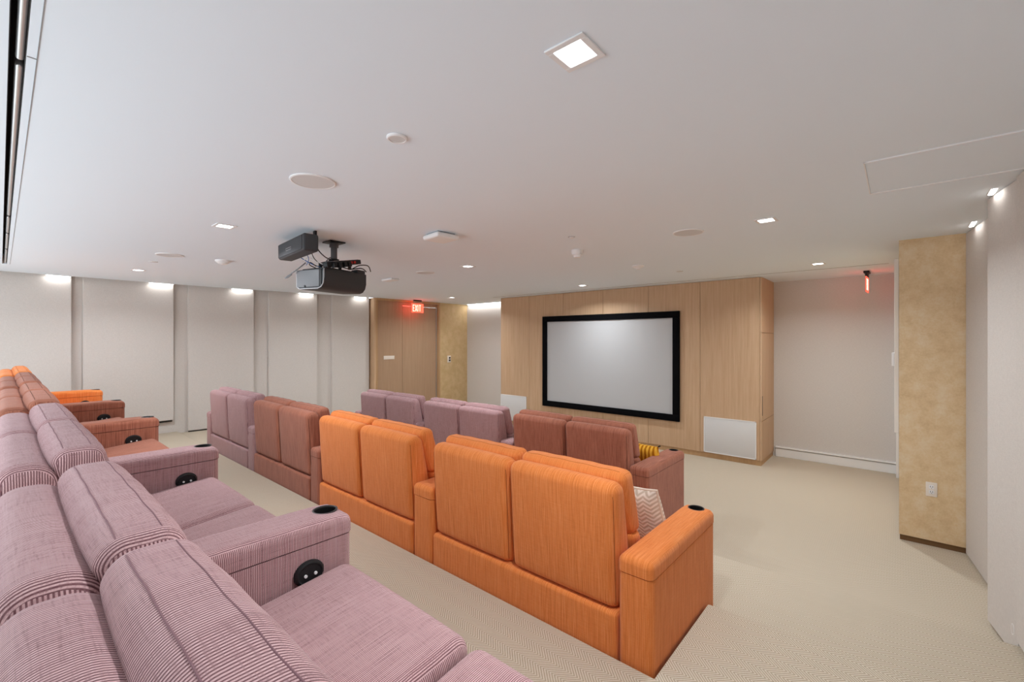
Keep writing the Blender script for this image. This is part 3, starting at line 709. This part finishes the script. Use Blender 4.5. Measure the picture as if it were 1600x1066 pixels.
# ------------------------------------------------------------------ the recliner sofas
SL = .914                         # depth of a sofa
def sofa_unit(label, colour, xr, y, z, seats=1.421, arm_r=0, arm_l=0, group=None):
    """one two-seat unit; xr = world x of its right outer side, seen from behind; faces +y"""
    W = seats + arm_r + arm_l
    t = thing('recliner_sofa', label, 'sofa', (xr - W / 2, y + SL / 2, z), 0, group)
    y_ = -SL / 2
    a0 = -W / 2 + arm_l; a1 = W / 2 - arm_r; mid = (a0 + a1) / 2
    # base with its slightly padded rear panel
    bm = bmesh.new()
    soft(bm, a0 + .002, a1 - .002, y_ + .0, y_ + .84, 0, .355, .022, arc=3, inner=(8, 6, 4))
    finish('base', bm, colour, t)
    for (s0, s1) in ((a0, mid), (mid, a1)):
        s0 += .003; s1 -= .003
        zb, zt = .345, .972
        def dfm(p):
            k = (zt - p.z) / (zt - zb)
            yy = p.y - y_
            p = Vector(p); p.y = y_ + .018 - .035 * (1 - k) + yy * (1 + .75 * max(0, k)); 
            return p
        bm = bmesh.new()
        soft(bm, s0, s1, y_, y_ + .125, zb, zt, .052, puff=(0, .008, .006), arc=5, inner=(10, 3, 10), deform=dfm)
        back = finish('backrest', bm, colour, t)
        bm = bmesh.new()                                   # seam welt round the back face
        pts = []; cr = .062; i_ = .0145
        def seam(x, zz):
            k = (zt - zz) / (zt - zb)
            return (x, y_ + .018 - .035 * (1 - k) + .0145 + (.006 if zz > zt - .05 else 0), zz)
        xa, xb, ztop = s0 + i_, s1 - i_, zt - .0125
        for k in range(7): pts.append((xa, zb + .04 + (ztop - cr - zb - .04) * k / 6))
        for k in range(1, 7): pts.append((xa + cr - cr * math.cos(R(15 * k)), ztop - cr + cr * math.sin(R(15 * k))))
        for k in range(1, 6): pts.append((xa + cr + (xb - xa - 2 * cr) * k / 6, ztop))
        for k in range(0, 7): pts.append((xb - cr + cr * math.sin(R(15 * k)), ztop - cr + cr * math.cos(R(15 * k))))
        for k in range(1, 7): pts.append((xb, ztop - cr - (ztop - cr - zb - .04) * k / 6))
        tube(bm, [seam(*p) for p in pts], .0022, 6)
        finish('seam', bm, colour + '_seam', back)
        # head pillow over the lower back cushion, both leaning with the shell
        def lean(p):
            p = Vector(p); p.y += .30 * (.96 - p.z) if p.z < .96 else 0
            p.z += .0015 * math.sin(p.x * 40) * max(0, min(1, (p.z - .9) / .1))
            return p
        bm = bmesh.new()
        soft(bm, s0 + .006, s1 - .006, y_ + .097, y_ + .214, .665, 1.005, .039, puff=(.004, .018, .006), arc=6, inner=(16, 4, 8), deform=lean)
        head = finish('headrest', bm, colour, t)
        bm = bmesh.new()
        for yy in (.122, .182):
            def dropx(k):
                m_ = .018 + (s1 - s0 - .036) * min(k, 24 - k) / 24 - .006
                return 0 if m_ > .039 else .039 - math.sqrt(max(0, .039 ** 2 - (.039 - m_) ** 2))
            tube(bm, [lean((s0 + .018 + (s1 - s0 - .036) * k / 24, y_ + yy, 1.0056 - dropx(k) + .0047 * max(0, 1 - (k / 12 - 1) ** 2) ** .6 - (.0006 if yy > .17 else .0026))) for k in range(25)], .0012, 6)
        finish('seam', bm, colour + '_seam', head)
        bm = bmesh.new()
        soft(bm, s0 + .004, s1 - .004, y_ + .09, y_ + .205, .40, .685, .045, puff=(.004, .02, .0), arc=5, inner=(12, 4, 8), deform=lean)
        finish('back_cushion', bm, colour, t)
        def slope(p):
            p = Vector(p); k = (p.y - y_ - .3) / .6; p.z += .07 * k - .065
            return p
        bm = bmesh.new()
        soft(bm, s0 + .002, s1 - .002, y_ + .22, y_ + .885, .31, .482, .05, puff=(0, .004, .014), arc=5, inner=(12, 12, 3), deform=slope)
        finish('seat', bm, colour, t)
        bm = bmesh.new()
        soft(bm, s0 + .002, s1 - .002, y_ + .82, y_ + .895, .06, .37, .03, puff=(0, .012, 0), arc=4, inner=(8, 2, 6))
        finish('footrest', bm, colour, t)
    arms = []
    if arm_r: arms.append((a1, W / 2, -1))
    if arm_l: arms.append((-W / 2, a0, 1))
    for (x0, x1, inner) in arms:
        bm = bmesh.new()
        soft(bm, x0 + .002, x1 - .002, y_ + .004, y_ + SL - .004, 0, .62, .038, arc=5, inner=(3, 8, 6), deform=lambda p: Vector((p.x, p.y, min(p.z, .570))))
        arm = finish('armrest', bm, colour, t)
        def droop(p):
            p = Vector(p)
            k = max(0, (p.y - (y_ + SL - .12)) / .12); p.z -= .010 * k * k
            p.z = max(p.z, .574)
            return p
        bm = bmesh.new()
        soft(bm, x0 + .001, x1 - .001, y_ + .002, y_ + SL - .001, .50, .650, .034, puff=(.0, .0, .004), arc=5, inner=(6, 16, 2), deform=droop)
        pad = finish('arm_pad', bm, colour, t)
        cx, cy = (x0 + x1) / 2, y_ + .843
        # cup well cut through the top of the pad
        cb = bmesh.new(); cyl(cb, (cx, cy, .64), .041, .12, 40); cut = finish('cutter', cb, 'cupdark')
        cut.parent = t
        md = pad.modifiers.new('hole', 'BOOLEAN'); md.operation = 'DIFFERENCE'; md.object = cut; md.solver = 'EXACT'
        bpy.context.view_layer.update()
        dg = bpy.context.evaluated_depsgraph_get()
        me = bpy.data.meshes.new_from_object(pad.evaluated_get(dg))
        pad.modifiers.clear(); pad.data = me
        while len(me.materials) > 1: me.materials.pop(index=len(me.materials) - 1)
        for p in me.polygons: p.material_index = 0
        bpy.data.objects.remove(cut, do_unlink=True)
        bm = bmesh.new()
        zt_ = .651
        lathe(bm, (cx, cy, zt_), [(.047, -.002), (.047, .0012), (.044, .002), (.041, .001), (.040, -.004)], 40, 1)
        lathe(bm, (cx, cy, zt_), [(.040, -.004), (.038, -.066), (0, -.066)], 40, 0)
        finish('cup_holder', bm, ['cupdark', 'cupring'], pad)
        # oval control with two bright buttons on the side towards the seat
        xs_ = x1 - .002 if inner > 0 else x0 + .002
        bm = bmesh.new()
        prof_n = 28
        for (rr, dx) in (((.054, .045), .0), ):
            rings = []
            for (k, d) in ((1.0, -.004), (1.0, .008), (.93, .014), (.82, .016), (.74, .012), (.0, .012)):
                rings.append([bm.verts.new((xs_ + inner * d, y_ + .735 + rr[0] * k * math.cos(2 * math.pi * q / prof_n), .478 + rr[1] * k * math.sin(2 * math.pi * q / prof_n))) for q in range(prof_n)] if k else [bm.verts.new((xs_ + inner * d, y_ + .735, .478))])
            for a, b in zip(rings, rings[1:]):
                for q in range(prof_n):
                    q2 = (q + 1) % prof_n
                    bm.faces.new((a[q], a[q2], b[q2], b[q]) if len(b) > 1 else (a[q], a[q2], b[0]))
        ctl = finish('control_panel', bm, ['black', 'white'], arm)
        b2 = bmesh.new(); b2.from_mesh(ctl.data)
        for dy in (-.016, .02):
            cyl(b2, (xs_ + inner * .014, y_ + .735 + dy, .474), .0055, .006, 14, 'x', mi=1)
        b2.to_mesh(ctl.data); b2.free()
    return t
P, AW = 1.6148, .194
# back row (nearest): every unit has its arm on the left
X3 = -1.713 - AW / 2
GB = 'recliner sofas of the back row'
cols = [('purple', 'purple striped recliner sofa nearest the camera at the bottom of the photo'),
        ('purple', 'purple striped recliner sofa of the back row, next beyond the nearest one'),
        ('brown', 'brown recliner sofa of the back row with the uncovered brown seat beside the purple armrest'),
        ('brown', 'brown recliner sofa of the back row, between the orange one and the other brown one'),
        ('orange', 'orange recliner sofa at the far left end of the back row by the wall')]
for j, (c, lab) in enumerate(cols):
    xr = X3 - j * P + P
    if j == 0: sofa_unit(lab, c, xr + AW, .0, L3, P - AW, AW, AW, GB)
    else: sofa_unit(lab, c, xr - .001, .0, L3, P - AW, 0, AW, GB)
# middle row: arms on the right, the leftmost has both
GM = 'recliner sofas of the middle row'
Y2 = 1.937
sofa_unit('bright orange recliner sofa at the right end of the middle row holding a beige cushion', 'orange', -.842, Y2, L1, 1.385, .18, 0, GM)
sofa_unit('bright orange recliner sofa of the middle row, left of the one with the beige cushion', 'orange', -2.410, Y2, L1, 1.421, .225, 0, GM)
sofa_unit('brown recliner sofa of the middle row between the orange and purple ones', 'brown', -4.063, Y2, L1, 1.421, .185, 0, GM)
sofa_unit('mauve purple recliner sofa at the left end of the middle row near the wall panels', 'purple', -5.682, Y2, L1, 1.421, AW, AW, GM)
# front row
GF = 'recliner sofas of the front row'
Y1 = 3.80
sofa_unit('dark brown recliner sofa at the right end of the front row holding a yellow cushion', 'brown', -1.69, Y1, 0, 1.421, AW, 0, GF)
sofa_unit('purple recliner sofa in the middle of the front row under the left speaker grille', 'purple', -1.69 - P, Y1, 0, 1.421, AW, 0, GF)
sofa_unit('purple recliner sofa at the left end of the front row in front of the door', 'purple', -1.69 - 2 * P, Y1, 0, 1.421, AW, AW, GF)

# ------------------------------------------------------------------ loose cushions
def cushion(name, label, loc, rot, size, thick, m, piping=None, tassels=False):
    t = thing(name, label, 'cushion', loc)
    t.rotation_euler = rot
    bm = bmesh.new(); N = 18
    g = {}
    for s in (-1, 1):
        for i in range(N + 1):
            for j in range(N + 1):
                u, v = 2 * i / N - 1, 2 * j / N - 1
                e = (1 - u ** 4) * (1 - v ** 4)
                pin = 1 - .07 * (1 - abs(v)) ** 0 * (1 - v * v) * abs(u) ** 3
                pin2 = 1 - .07 * (1 - u * u) * abs(v) ** 3
                pos = (u * size / 2 * pin, s * (thick / 2 * max(0, e) ** .55 + .002), v * size / 2 * pin2)
                edge = i in (0, N) or j in (0, N)
                if edge and s > 0: g[s, i, j] = g[-1, i, j]
                else: g[s, i, j] = bm.verts.new(pos)
    for s in (-1, 1):
        for i in range(N):
            for j in range(N):
                bm.faces.new((g[s, i, j], g[s, i + 1, j], g[s, i + 1, j + 1], g[s, i, j + 1]))
    finish('cover', bm, m, t)
    h = size / 2
    if piping:
        bm = bmesh.new(); pts = []
        for (u0, v0, u1, v1) in ((-1, -1, 1, -1), (1, -1, 1, 1), (1, 1, -1, 1), (-1, 1, -1, -1)):
            for k in range(10):
                u, v = u0 + (u1 - u0) * k / 10, v0 + (v1 - v0) * k / 10
                pts.append((u * h * (1 - .07 * (1 - v * v) * abs(u) ** 3), 0, v * h * (1 - .07 * (1 - u * u) * abs(v) ** 3)))
        tube(bm, pts, .007, 8, True); finish('piping', bm, piping, t)
    if tassels:
        for u in (-1, 1):
            for v in (-1, 1):
                bm = bmesh.new()
                tube(bm, [(u * h, 0, v * h), (u * (h + .02), 0, v * (h + .012))], .008, 8); finish('tassel', bm, 'tassel', t)
cushion('throw_cushion', 'beige chevron cushion with cream piping on the right orange sofa', (-1.185, 2.53, L1 + .62), (R(16), R(-6), R(-14)), .38, .13, 'chevron', 'cream')
cushion('throw_cushion', 'yellow orange striped cushion with dark tassels on the front brown sofa', (-1.985, 4.36, .565), (R(16), 0, R(-6)), .38, .13, 'yellow', None, True)
